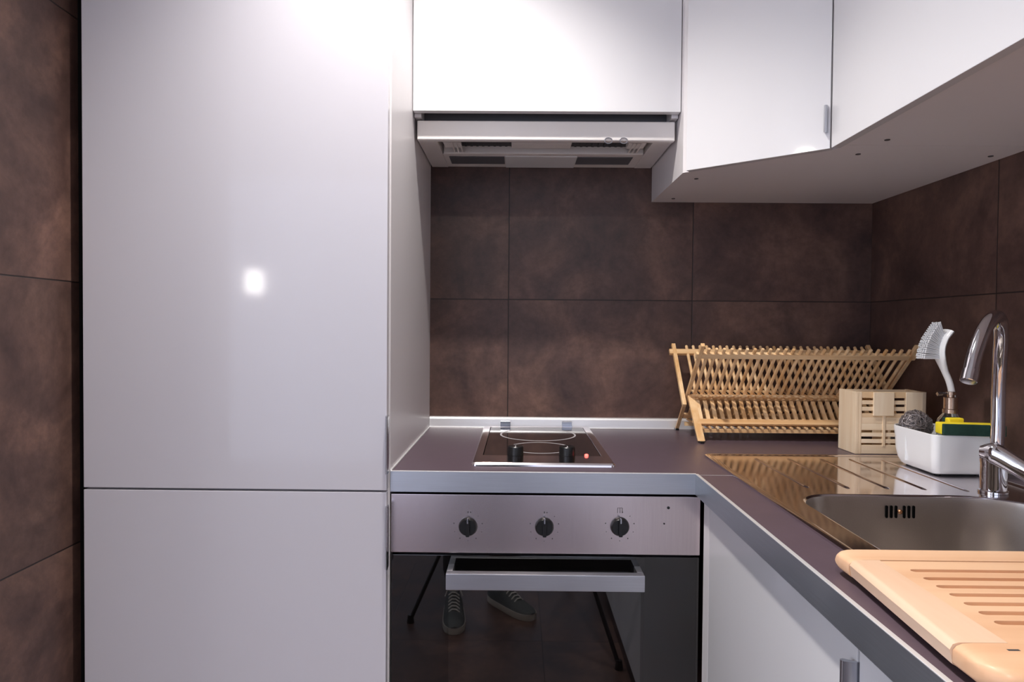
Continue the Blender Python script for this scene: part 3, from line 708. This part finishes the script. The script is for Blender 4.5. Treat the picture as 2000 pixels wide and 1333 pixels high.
# frame a: back foot -> front top; frame b: front foot -> back top
def fa_pt(z): t_ = (z-ZW)/(zT-ZW); return yfB+(yTF-yfB)*t_
def fb_pt(z): t_ = (z-ZW)/(zT-ZW); return yfF+(yTB-yfF)*t_
ZC = 1.0120
ztop = zT-0.0165
for fn, xa, xb_, thk, nm in ((fa_pt, RX0+0.008, RX1+0.000, 0.009, 'a'), (fb_pt, RX0-0.006, RX1+0.010, 0.009, 'b')):
    sd = 1 if nm == 'a' else -1
    for xx in ((xa, xb_)):
        if nm == 'a':
            bm = bm_new(); bar(bm, (xx, fn(ZW+0.0035), ZW+0.0035), (xx, fn(zT+0.006), zT+0.006), thk, 0.010)
        else:                                   # slim upper bar and a wide flat lower leg, doubled up at the crossing
            bm = bm_new(); bar(bm, (xx, fn(0.985), 0.985), (xx, fn(zT), zT), 0.010, 0.010); obj('side_bar', bm, M_BAM_Z, rk)
            lx_ = RX0+0.0195 if xx < 0.6 else xx-0.012
            bm = bm_new(); bar(bm, (lx_, fn(ZW+0.0035), ZW+0.0035), (lx_-0.004*(1 if xx < 0.6 else -1), fn(1.008), 1.008), 0.018, 0.009)
        for v in bm.verts:
            if v.co.z < ZW+0.02: v.co.z = ZW+0.0052
        obj('leg', bm, M_BAM_Z, rk)
    # top rail
    u = Vector((0, fn(zT)-fn(ZW), zT-ZW)).normalized()
    off = Vector((0, -u.z, u.y)) * (0.0065 if nm == 'a' else -0.0065)
    pt = Vector((0, fn(ztop-0.004), ztop-0.004))+off*0
    yo = fn(ztop-0.004)
    x_l = RX0-0.002 if nm == 'a' else RX0-0.020
    x_r = RX1+0.012 if nm == 'a' else RX1+0.014
    bm = bm_new(); bar(bm, (x_l, yo, ztop-0.004), (x_r, yo, ztop-0.004), 0.0165, 0.0085, side=u); obj('top_rail', bm, M_BAM_X, rk)
    # middle rail near the crossing
    zm = ZC-0.008; ym = fn(zm)+(-0.012 if nm == 'a' else 0.0)
    bm = bm_new(); bar(bm, (RX0+0.010, fn(zm), zm), (RX1, fn(zm), zm), 0.010, 0.008, side=u); obj('middle_rail', bm, M_BAM_X, rk)
    # low rail
    zl = 0.9470
    bm = bm_new(); bar(bm, (RX0+0.014, fn(zl), zl), (RX1-0.002, fn(zl), zl), 0.0150, 0.008, side=u); obj('lower_rail', bm, M_BAM_X, rk)
    # upper rods
    NR = 27; pitch = (RX1-0.012-(RX0+0.026))/(NR-1)
    first = None
    for k in range(NR):
        x = RX0+0.026+k*pitch+(0.0 if nm == 'a' else 0.004)
        if first is None:
            bm = bm_new()
            p0 = Vector((x, fn(ZC-0.014), ZC-0.014)); p1 = Vector((x, fn(zT-0.0035), zT-0.0035))
            tube(bm, [p0, p0+(p1-p0)*0.985, p1], [0.0042, 0.0042, 0.0036], 10)
            first = obj('rod', bm, M_BAM_Z, rk, smooth=50); x_first = x
        else: part_copy(first, rk, (x-x_first, 0, 0))
    # lower slats, front and back wings
    first = None
    for k in range(NR):
        x = RX0+0.030+k*pitch
        if first is None:
            bm = bm_new(); bar(bm, (x, fn(0.9480), 0.9480), (x, fn(ZC-0.016), ZC-0.016), 0.0095, 0.0055)
            first = obj('slat', bm, M_BAM_Z, rk); x_first = x
        else: part_copy(first, rk, (x-x_first, 0, 0))
# middle lip and lower shelf (rods lying front to back)
zsh = 0.9345
for yy in (fb_pt(zsh)+0.012, fa_pt(zsh)-0.020):
    bm = bm_new(); bar(bm, (RX0+0.016, yy, zsh-0.009), (RX1-0.002, yy, zsh-0.009), 0.008, 0.010, side=(0, 1, 0)); obj('shelf_rail', bm, M_BAM_X, rk)
bm = bm_new(); bar(bm, (RX0+0.014, -0.150, ZC-0.002), (RX1-0.004, -0.150, ZC-0.002), 0.012, 0.006, side=(0, 1, 0)); obj('centre_rail', bm, M_BAM_X, rk)
first = None
for k in range(27):
    x = RX0+0.030+k*pitch
    if first is None:
        bm = bm_new(); tube(bm, [(x, fb_pt(zsh)-0.004, zsh), (x, fa_pt(zsh)+0.006, zsh)], 0.0034, 8); first = obj('shelf_rod', bm, M_BAM_X, rk, smooth=50); x_first = x
    else: part_copy(first, rk, (x-x_first, 0, 0))
first = None
for k in range(27):                                         # short cross slats of the middle tier, lying over the crossing
    x = RX0+0.030+k*pitch
    if first is None:
        bm = bm_new(); bar(bm, (x-0.004, -0.118, ZC+0.008), (x+0.004, -0.166, ZC-0.004), 0.007, 0.004); first = obj('cross_slat', bm, M_BAM_X, rk); x_first = x
    else: part_copy(first, rk, (x-x_first, 0, 0))
for lx, yy, sz in ((RX0+0.0195, yfF, 1), (RX1-0.002, yfF, 1), (RX0+0.008, yfB, 1), (RX1, yfB, 1)):
    bm = bm_new(); box(bm, lx-0.0048, lx+0.0048, yy-0.009, yy+0.009, ZW+0.0002, ZW+0.005, bev=0.0008)
    obj('foot_pad', bm, M_BLACK, rk)

# ------------------------------------------------------------------ cutlery holder
ch = thing('cutlery_holder', 'pale wooden slatted cutlery box between dish rack and white sink caddy', 'cutlery holder', (0.86, -0.33, ZW))
CX0, CX1, CY0, CY1, CZ0, CZ1 = 0.7740, 0.9380, -0.3720, -0.2900, ZW+0.0005, 1.0435
def slab_obj(name, mat, *a, bev=0.0012):
    return pbox(name, mat, ch, *a, bev=bev)
slab_obj('side_panel', M_BOX_Z, CX0, CX0+0.008, CY0, CY1, CZ0, CZ1)
slab_obj('side_panel', M_BOX_Z, CX1-0.008, CX1, CY0+0.006, CY1, CZ0, CZ1)
slab_obj('base_panel', M_BOX_X, CX0+0.008, CX1-0.008, CY0+0.006, CY1-0.006, CZ0, CZ0+0.008)
bm = bm_new()
box(bm, CX0+0.008, CX1-0.008, CY1-0.006, CY1, CZ1-0.012, CZ1-0.001, bev=0.0008); box(bm, CX0+0.008, CX1-0.008, CY1-0.006, CY1, CZ0+0.009, CZ0+0.020, bev=0.0008); box(bm, CX0+0.008, CX1-0.008, CY1-0.006, CY1, CZ0+0.070, CZ0+0.082, bev=0.0008)
obj('back_rails', bm, M_BOX_X, ch)
bm = bm_new(); yf = CY0
box(bm, CX0+0.008, CX0+0.014, yf, yf+0.006, CZ0, CZ1, bev=0.0008)
o = obj('front_stile', bm, M_BOX_Z, ch)
first = None
for k, zz in enumerate([CZ0+0.0005]+[CZ0+0.0255+0.0148*q for q in range(8)]):
    hh = 0.0205 if k == 0 else (0.0138 if k == 8 else (0.0148 if k in (3, 4) else 0.0090))
    bm = bm_new(); box(bm, CX0+0.014, CX1-0.046, yf+0.0008, yf+0.0062, zz, zz+hh, bev=0.0008); obj('front_slat', bm, M_BOX_X, ch)
bm = bm_new(); box(bm, 0.8130, 0.8600, yf-0.0035, yf+0.0008, 0.9890, CZ1-0.0005, bev=0.001); obj('front_plaque', bm, M_BOX_Z, ch)
bm = bm_new(); box(bm, 0.8360, 0.8420, yf-0.0010, yf+0.0062, CZ0+0.018, 0.9890, bev=0.0006); obj('front_stile', bm, M_BOX_Z, ch)
bm = bm_new()
pr = [(CX1-0.050, yf), (CX1-0.012, yf), (CX1-0.003, yf+0.003), (CX1, yf+0.0065), (CX1-0.050, yf+0.0065)]
prism(bm, pr, CZ0, CZ1, bev=0.0006); obj('front_panel', bm, M_BOX_Z, ch)
bm = bm_new(); box(bm, 0.852, 0.858, CY0+0.0065, CY1-0.0065, CZ0+0.0085, CZ1-0.004); obj('divider', bm, M_BOX_Z, ch)

# ------------------------------------------------------------------ sink caddy and contents
cdY = thing('sink_caddy', 'white plastic sink caddy with flared sides standing beside the tap', 'sink caddy', (0.865, -0.54, 0.905))
def caddy_loop(z, s, d=0.0, fz=None):
    # footprint: left corner cut back; grows with height
    c = Vector((0.868, -0.535)); o_ = []
    for x, y in rrect(0.801, 0.937, -0.622, -0.460, [0.03, 0.035, 0.013, 0.020], 7):
        dx, dy = x-c.x, y-c.y
        L_ = math.hypot(dx, dy); k = (L_*s-d)/L_
        o_.append((c.x+dx*k, c.y+dy*k, z))
    return o_
zc0 = 0.9052
bm = bm_new()
def rimz(p): # rim dips toward the front right, rises at the back left
    return 0.9845+0.0*p[0]
outer_ = [caddy_loop(zc0, 0.80), caddy_loop(zc0+0.003, 0.86), caddy_loop(zc0+0.014, 0.935), caddy_loop(zc0+0.032, 0.985), caddy_loop(zc0+0.055, 1.0), caddy_loop(0.982, 1.035), caddy_loop(0.9845, 1.035, 0.0012),
          caddy_loop(0.9845, 1.035, 0.0032), caddy_loop(0.980, 1.03, 0.0045), caddy_loop(zc0+0.055, 1.0, 0.0045), caddy_loop(zc0+0.03, 0.97, 0.0045), caddy_loop(zc0+0.010, 0.88, 0.004)]
loft(bm, outer_, True, True)
body = obj('tub', bm, M_WHITEPL, cdY, smooth=50)
bm = bm_new()
for x, y in ((0.83, -0.585), (0.91, -0.585), (0.83, -0.49), (0.91, -0.49)): lathe(bm, x, y, [(0.006, ZS+0.0003), (0.006, zc0+0.001)], 14)
obj('rubber_feet', bm, M_BLACK, cdY)
bm = bm_new(); box(bm, 0.800, 0.935, -0.5255, -0.5235, zc0+0.012, 0.972); obj('divider', bm, M_WHITEPL, cdY)

# sponges
def sponge(label, x0, x1, y0, y1, z0, z1, greenfront):
    t_ = thing('dish_sponge', label, 'sponge', ((x0+x1)/2, (y0+y1)/2, z0), 'sponges in the sink caddy')
    if greenfront:
        bm = bm_new(); box(bm, x0, x1, y0+0.009, y1, z0, z1, bev=0.0025); s_ = obj('foam', bm, M_YEL, t_, smooth=45)
        bm = bm_new(); box(bm, x0+0.0005, x1, y0, y0+0.0088, z0, z1-0.0005, bev=0.002); s2 = obj('scouring_pad', bm, M_GRN, t_, smooth=45); s2['label'] = 'dark green scouring layer'
    else:
        bm = bm_new(); box(bm, x0, x1, y0, y1-0.008, z0, z1, bev=0.0025); obj('foam', bm, M_YEL, t_, smooth=45)
        bm = bm_new(); box(bm, x0, x1, y1-0.0078, y1, z0, z1, bev=0.002); s2 = obj('scouring_pad', bm, M_GRN, t_, smooth=45); s2['label'] = 'dark green scouring layer'
    return t_
sp1 = sponge('yellow sponge with dark green front, lying on the caddy rim beside the tap', 0.8140, 0.9240, -0.6360, -0.6000, 0.9850, 1.0070, True)
# turn the sponge slightly so its yellow left end shows
sp1.rotation_euler.z = math.radians(-9)
sp1.location.x += 0.002
sp2 = sponge('yellow sponge standing behind the green-fronted one, against the glass bottle', 0.8440, 0.8740, -0.5960, -0.5740, 0.9600, 1.0140, False)

# steel wool
bm = bm_new(); pts = []
cx, cy, cz = 0.838, -0.496, 0.982
random.seed(3)
loopn = 90
sw = []
for q in range(loopn):
    ph = random.uniform(0, 2*PI); th = random.uniform(0, PI); ax = Vector((math.sin(th)*math.cos(ph), math.sin(th)*math.sin(ph), math.cos(th)))
    e1 = ax.orthogonal().normalized(); e2 = ax.cross(e1)
    rr = random.uniform(0.80, 1.0); n = 22
    for k in range(n):
        a = 2*PI*k/n
        v = (e1*math.cos(a)+e2*math.sin(a))*rr
        wob = 1+0.05*math.sin(a*9+q)
        sw.append(Vector((cx+v.x*0.034*wob, cy+v.y*0.026*wob, cz+v.z*0.036*wob)))
tube(bm, sw, 0.00065, 4, caps=True)
loft(bm, [[(cx+0.027*math.sin(PI*j/10)*math.cos(2*PI*i/16), cy+0.019*math.sin(PI*j/10)*math.sin(2*PI*i/16), cz+0.028*math.cos(PI*j/10)) for i in range(16)] for j in range(1, 10)], True, True)
wl = obj('wire_scourer', bm, M_WOOLM, smooth=50, loc=(cx, cy, cz-0.036))
tag(wl, 'silver wire scourer ball in the back left of the white caddy', 'scourer')

# soap bottle
sb = thing('soap_bottle', 'clear glass soap bottle with metal pump top standing in the white caddy', 'soap dispenser', (0.877, -0.549, 0.93))
bx, by = 0.8765, -0.549
bm = bm_new(); zq = zc0+0.0005
lathe(bm, bx, by, [(0.020, zq), (0.0235, zq+0.003), (0.0240, zq+0.010), (0.0240, 0.9980), (0.0225, 1.006), (0.0175, 1.013), (0.0135, 1.018), (0.0130, 1.024),
                   (0.0115, 1.024), (0.0115, 1.018), (0.0155, 1.011), (0.0210, 1.004), (0.0222, 0.9975), (0.0222, zq+0.010), (0.0205, zq+0.004)], 32)
obj('bottle_body', bm, M_GLASS, sb, smooth=40)
bm = bm_new(); lathe(bm, bx, by, [(0.0200, zq+0.0045), (0.0216, zq+0.010), (0.0216, 0.950)], 28); obj('soap', bm, M_SOAP, sb, smooth=40)
bm = bm_new(); lathe(bm, bx, by, [(0.0142, 1.0185), (0.0142, 1.026), (0.0125, 1.0275), (0.0125, 1.0450), (0.0128, 1.0500), (0.0065, 1.0510), (0.0065, 1.0550), (0.0085, 1.0555), (0.0085, 1.0610), (0.006, 1.062)], 28)
pm = obj('pump', bm, simple('pump_steel', (196, 172, 152), 0.25, metal=1.0), sb, smooth=35)
bm = bm_new(); tube(bm, [(bx, by, 1.0580), (0.853, by-0.004, 1.0580)], 0.0022, 12); tube(bm, [(0.857, by-0.004, 1.0580), (0.846, by-0.005, 1.0575)], 0.0042, 4, side=(0, 0, 1)); obj('nozzle', bm, M_HANDLE, pm, smooth=50)

# dish brush
db = thing('dish_brush', 'white plastic dish brush standing upright, bristles facing left', 'dish brush', (0.892, -0.53, 0.92))
bm = bm_new()
hp = spline([(0.904, -0.528, 0.925), (0.9000, -0.528, 1.00), (0.8920, -0.529, 1.052), (0.8850, -0.530, 1.080), (0.8740, -0.530, 1.105), (0.8650, -0.530, 1.130), (0.8640, -0.530, 1.150), (0.8700, -0.530, 1.170), (0.8800, -0.530, 1.184)], 6)
nh = len(hp); rad = []
for k in range(nh):
    f = k/(nh-1); rad.append(0.0056+0.0008*math.sin(PI*f) if f < 0.55 else 0.0064+0.002*(f-0.55))
# flat wide head: elliptical section, wider in y
tube(bm, hp, rad, 16, flat=1.0)
for v in bm.verts:
    if v.co.z > 1.10: v.co.y = -0.530+(v.co.y+0.530)*(1+1.6*min(1, (v.co.z-1.10)/0.03))
obj('handle', bm, M_WHITEPL, db, smooth=50)
bm = bm_new(); random.seed(5)
for row in range(19):
    f = row/18
    rt = Vector((0.8600, -0.530, 1.128)).lerp(Vector((0.8660, -0.530, 1.176)), f)
    rt.x -= 0.003*math.sin(PI*f)
    tip = Vector((0.8240, -0.530, 1.1285)).lerp(Vector((0.8555, -0.530, 1.2020)), f)
    tip.x -= 0.0065*math.sin(PI*f)
    for c in range(5):
        dy = (c-2)*0.0045
        a = rt+Vector((0.001, dy*0.8, 0)); b = tip+Vector((random.uniform(-1, 1)*0.0006, dy*1.5, random.uniform(-1, 1)*0.0006))
        tube(bm, [a, b], [0.0013, 0.0018], 6)
br = obj('bristles', bm, M_BRISTLE, db, smooth=60)
br['kind'] = 'stuff'

# ------------------------------------------------------------------ photographer, seen mirrored in the oven door
pz = thing('person', 'photographer in dark clothes and grey laced sneakers standing behind the tripod', 'person', (-0.15, -2.25, 0))
def skinned(name, verts, edges, radii, mat, parent, root=0, sub=1):
    me = bpy.data.meshes.new(name); off = ROOT[parent.name]
    me.from_pydata([tuple(Vector(v)-off) for v in verts], edges, [])
    o = bpy.data.objects.new(name, me); COL.objects.link(o); o.parent = parent; ROOT[o.name] = off
    sk_ = o.modifiers.new('skin', 'SKIN'); sk_.use_smooth_shade = True
    lay = me.skin_vertices[0].data if me.skin_vertices else None
    if lay is None:
        return o
    for i, r in enumerate(radii):
        r = r if isinstance(r, tuple) else (r, r)
        lay[i].radius = r; lay[i].use_root = (i == root)
    ss = o.modifiers.new('sub', 'SUBSURF'); ss.levels = sub; ss.render_levels = sub
    me.materials.append(mat)
    return o
V = [(-0.13, -2.36, 0.93), (-0.13, -2.37, 1.10), (-0.12, -2.36, 1.28), (-0.10, -2.33, 1.42), (-0.09, -2.31, 1.50),
     (-0.23, -2.33, 0.88), (-0.26, -2.24, 0.50), (-0.260, -2.07, 0.11),
     (-0.04, -2.36, 0.88), (-0.06, -2.27, 0.50), (-0.075, -2.15, 0.11),
     (-0.29, -2.33, 1.40), (-0.33, -2.24, 1.14), (-0.13, -2.09, 1.14),
     (0.09, -2.33, 1.40), (0.18, -2.24, 1.15), (0.09, -2.10, 1.16)]
Ed = [(0,1), (1,2), (2,3), (3,4), (0,5), (5,6), (6,7), (0,8), (8,9), (9,10), (3,11), (11,12), (12,13), (3,14), (14,15), (15,16)]
Rd = [(0.14, 0.10), (0.13, 0.095), (0.15, 0.11), (0.12, 0.09), 0.052, 0.092, 0.060, 0.055, 0.092, 0.060, 0.055, 0.058, 0.044, 0.028, 0.058, 0.044, 0.028]
skinned('dark_clothes', V, Ed, Rd, M_CLOTH, pz)
# head with nose and ears, hair
bm = bm_new(); bmesh.ops.create_uvsphere(bm, u_segments=24, v_segments=16, radius=1.0)
for v in bm.verts:
    x, y, z = v.co
    jaw = 1-0.22*max(0, -z)
    v.co = Vector((-0.09+x*0.078*jaw, -2.30+y*0.098*(1-0.1*max(0, -z)), 1.625+z*0.118))
nz = bmesh.ops.create_uvsphere(bm, u_segments=8, v_segments=6, radius=1.0)['verts']
for v in nz: v.co = Vector((-0.09+v.co.x*0.012, -2.198+v.co.y*0.016, 1.612+v.co.z*0.022))
for sx in (-1, 1):
    for v in bmesh.ops.create_uvsphere(bm, u_segments=8, v_segments=6, radius=1.0)['verts']: v.co = Vector((-0.09+sx*0.080+v.co.x*0.010, -2.31+v.co.y*0.018, 1.62+v.co.z*0.032))
hdm = obj('head', bm, M_SKIN, pz, smooth=80)
bm = bm_new(); bmesh.ops.create_uvsphere(bm, u_segments=24, v_segments=16, radius=1.0)
for v in bm.verts:
    x, y, z = v.co; v.co = Vector((-0.09+x*0.086, -2.312+y*0.102, 1.655+z*0.108))
bmesh.ops.delete(bm, geom=[v for v in bm.verts if v.co.y > -2.245 and v.co.z < 1.68 or v.co.z < 1.575], context='VERTS')
obj('hair', bm, M_HAIR, pz, smooth=80)
# hands: palm, four fingers and a thumb
for sx, hx_, hy_, hz_ in ((1, -0.125, -2.075, 1.14), (-1, 0.085, -2.085, 1.16)):
    V = [(hx_, hy_-0.02, hz_), (hx_+sx*0.012, hy_+0.02, hz_), (hx_+sx*0.03, hy_+0.055, hz_)]; Ed = [(0,1), (1,2)]; Rd = [0.022, 0.026, 0.024]
    for f in range(4):
        b0 = len(V); dz = 0.027-0.018*f; ln = (0.032, 0.036, 0.034, 0.026)[f]
        V += [(hx_+sx*0.045, hy_+0.065, hz_+dz), (hx_+sx*(0.045+ln*0.7), hy_+0.075, hz_+dz), (hx_+sx*(0.045+ln*1.0), hy_+0.060, hz_+dz), (hx_+sx*(0.045+ln*0.8), hy_+0.045, hz_+dz)]
        Ed += [(2, b0), (b0, b0+1), (b0+1, b0+2), (b0+2, b0+3)]; Rd += [0.009, 0.0085, 0.008, 0.007]
    b0 = len(V); V += [(hx_+sx*0.02, hy_+0.03, hz_+0.035), (hx_+sx*0.045, hy_+0.045, hz_+0.05)]; Ed += [(1, b0), (b0, b0+1)]; Rd += [0.010, 0.008]
    skinned('hand', V, Ed, Rd, M_SKIN, pz)
def shoe(ox, oy, ang, label):
    c, s = math.cos(ang), math.sin(ang)
    def P_(l, w_, z): return (ox+l*c-w_*s, oy+l*s+w_*c, z)      # l along the foot, toe at +
    outline = []
    n = 28
    def half(l):  # half width along the foot, l 0..0.29
        f = l/0.29
        return 0.036*math.sin(PI*min(1, f*2.4)*0.5)**0.6*(1 if f < 0.4 else 1)+0.014*math.sin(PI*max(0, (f-0.35)/0.65))**1.0 if f < 0.985 else 0.004
    ls = [0.002+0.288*(1-math.cos(PI*k/n))/2 for k in range(n+1)]
    def wd_(l): 
        f = l/0.29; e = math.sqrt(max(0.0, 1-((f-0.5)/0.5)**4)); return (0.036+0.012*f)*e+0.001
    bm = bm_new()
    lo1 = [P_(l, wd_(l), 0.001) for l in ls] + [P_(l, -wd_(l), 0.001) for l in ls[::-1]]
    lo2 = [P_(l, wd_(l)*1.04, 0.014) for l in ls] + [P_(l, -wd_(l)*1.04, 0.014) for l in ls[::-1]]
    lo3 = [P_(l, wd_(l)*1.0, 0.026) for l in ls] + [P_(l, -wd_(l)*1.0, 0.026) for l in ls[::-1]]
    loft(bm, [lo1, lo2, lo3]); so_ = obj('sole', bm, M_SOLE, SH, smooth=50)
    bm = bm_new(); loops = []
    for k, l in enumerate(ls[1:-1]):
        f = l/0.29
        top = 0.098 if f < 0.34 else (0.098-(f-0.34)/0.40*0.046 if f < 0.74 else 0.052-(f-0.74)/0.26*0.020)
        wv = wd_(l)*0.97; lp = []
        for q in range(13):
            a = PI*q/12; lp.append(P_(l, wv*math.cos(a)*(1-0.28*math.sin(a)), 0.024+(top-0.024)*math.sin(a)**0.7))
        loops.append(lp)
    loft(bm, loops, True, True); obj('upper', bm, M_SHOE, SH, smooth=60)
    bm = bm_new()
    for q in range(6):
        l = 0.110+q*0.017; f = l/0.29; top = 0.098-(max(0, f-0.34))/0.40*0.046
        tube(bm, [P_(l, 0.022, top-0.010), P_(l+0.003, 0.008, top+0.003), P_(l+0.006, -0.008, top+0.003), P_(l+0.004, -0.022, top-0.010)], 0.0030, 6)
    tube(bm, [P_(0.108, 0.0, 0.100), P_(0.112, 0.026, 0.106), P_(0.122, 0.036, 0.084)], 0.0028, 6); tube(bm, [P_(0.108, 0.0, 0.100), P_(0.112, -0.026, 0.106), P_(0.122, -0.036, 0.084)], 0.0028, 6)
    obj('laces', bm, M_LACE, SH, smooth=60)
SH = pz
shoe(-0.265, -2.13, math.radians(84), 'left'); shoe(-0.115, -2.20, math.radians(50), 'right')
# tripod with camera
tp = thing('camera_tripod', 'black camera tripod in front of the photographer', 'tripod', (0.02, -2.0, 0))
ap = Vector((0.02, -2.0, 1.02))
for ft in (Vector((-0.42, -1.95, 0.012)), Vector((0.36, -1.60, 0.012)), Vector((0.26, -2.42, 0.012))):
    bm = bm_new(); m1 = ap.lerp(ft, 0.42); m2 = ap.lerp(ft, 0.72)
    tube(bm, [ap+(ft-ap)*0.03, m1], 0.014, 12); tube(bm, [m1-(m1-ap).normalized()*0.01, m2], 0.011, 12); tube(bm, [m2-(m2-ap).normalized()*0.01, ft], 0.008, 12)
    for mm in (m1, m2): tube(bm, [mm-(ft-ap).normalized()*0.02, mm+(ft-ap).normalized()*0.015], 0.018, 12)
    lg = obj('leg', bm, M_BLACK, tp, smooth=50)
    bm = bm_new(); tube(bm, [ft+Vector((0, 0, -0.011)), ft+Vector((0, 0, 0.02))], [0.015, 0.011], 12); obj('rubber_foot', bm, M_BLACK, lg, smooth=50)
bm = bm_new(); lathe(bm, ap.x, ap.y, [(0.03, 0.96), (0.035, 0.99), (0.035, 1.03), (0.014, 1.04), (0.014, 1.08), (0.024, 1.09), (0.024, 1.12), (0.03, 1.122), (0.03, 1.13)], 24); obj('head', bm, M_BLACK, tp, smooth=40)
pc = thing('camera', 'black camera mounted on the tripod head', 'camera', (0.0, -2.0, 1.131))
bm = bm_new(); box(bm, -0.065, 0.070, -2.035, -1.985, 1.131, 1.222, bev=0.006); box(bm, -0.02, 0.03, -2.03, -1.985, 1.222, 1.242, bev=0.005); obj('camera_body', bm, M_BLACK, pc, smooth=40)
bm = bm_new(); n = 28
loft(bm, [[(0.0+r*math.cos(2*PI*i/n), y, 1.1856+r*math.sin(2*PI*i/n)) for i in range(n)] for r, y in ((0.034, -1.985), (0.034, -1.945), (0.037, -1.94), (0.037, -1.930), (0.032, -1.930), (0.026, -1.936))]); obj('lens', bm, M_BLACK, pc, smooth=35)
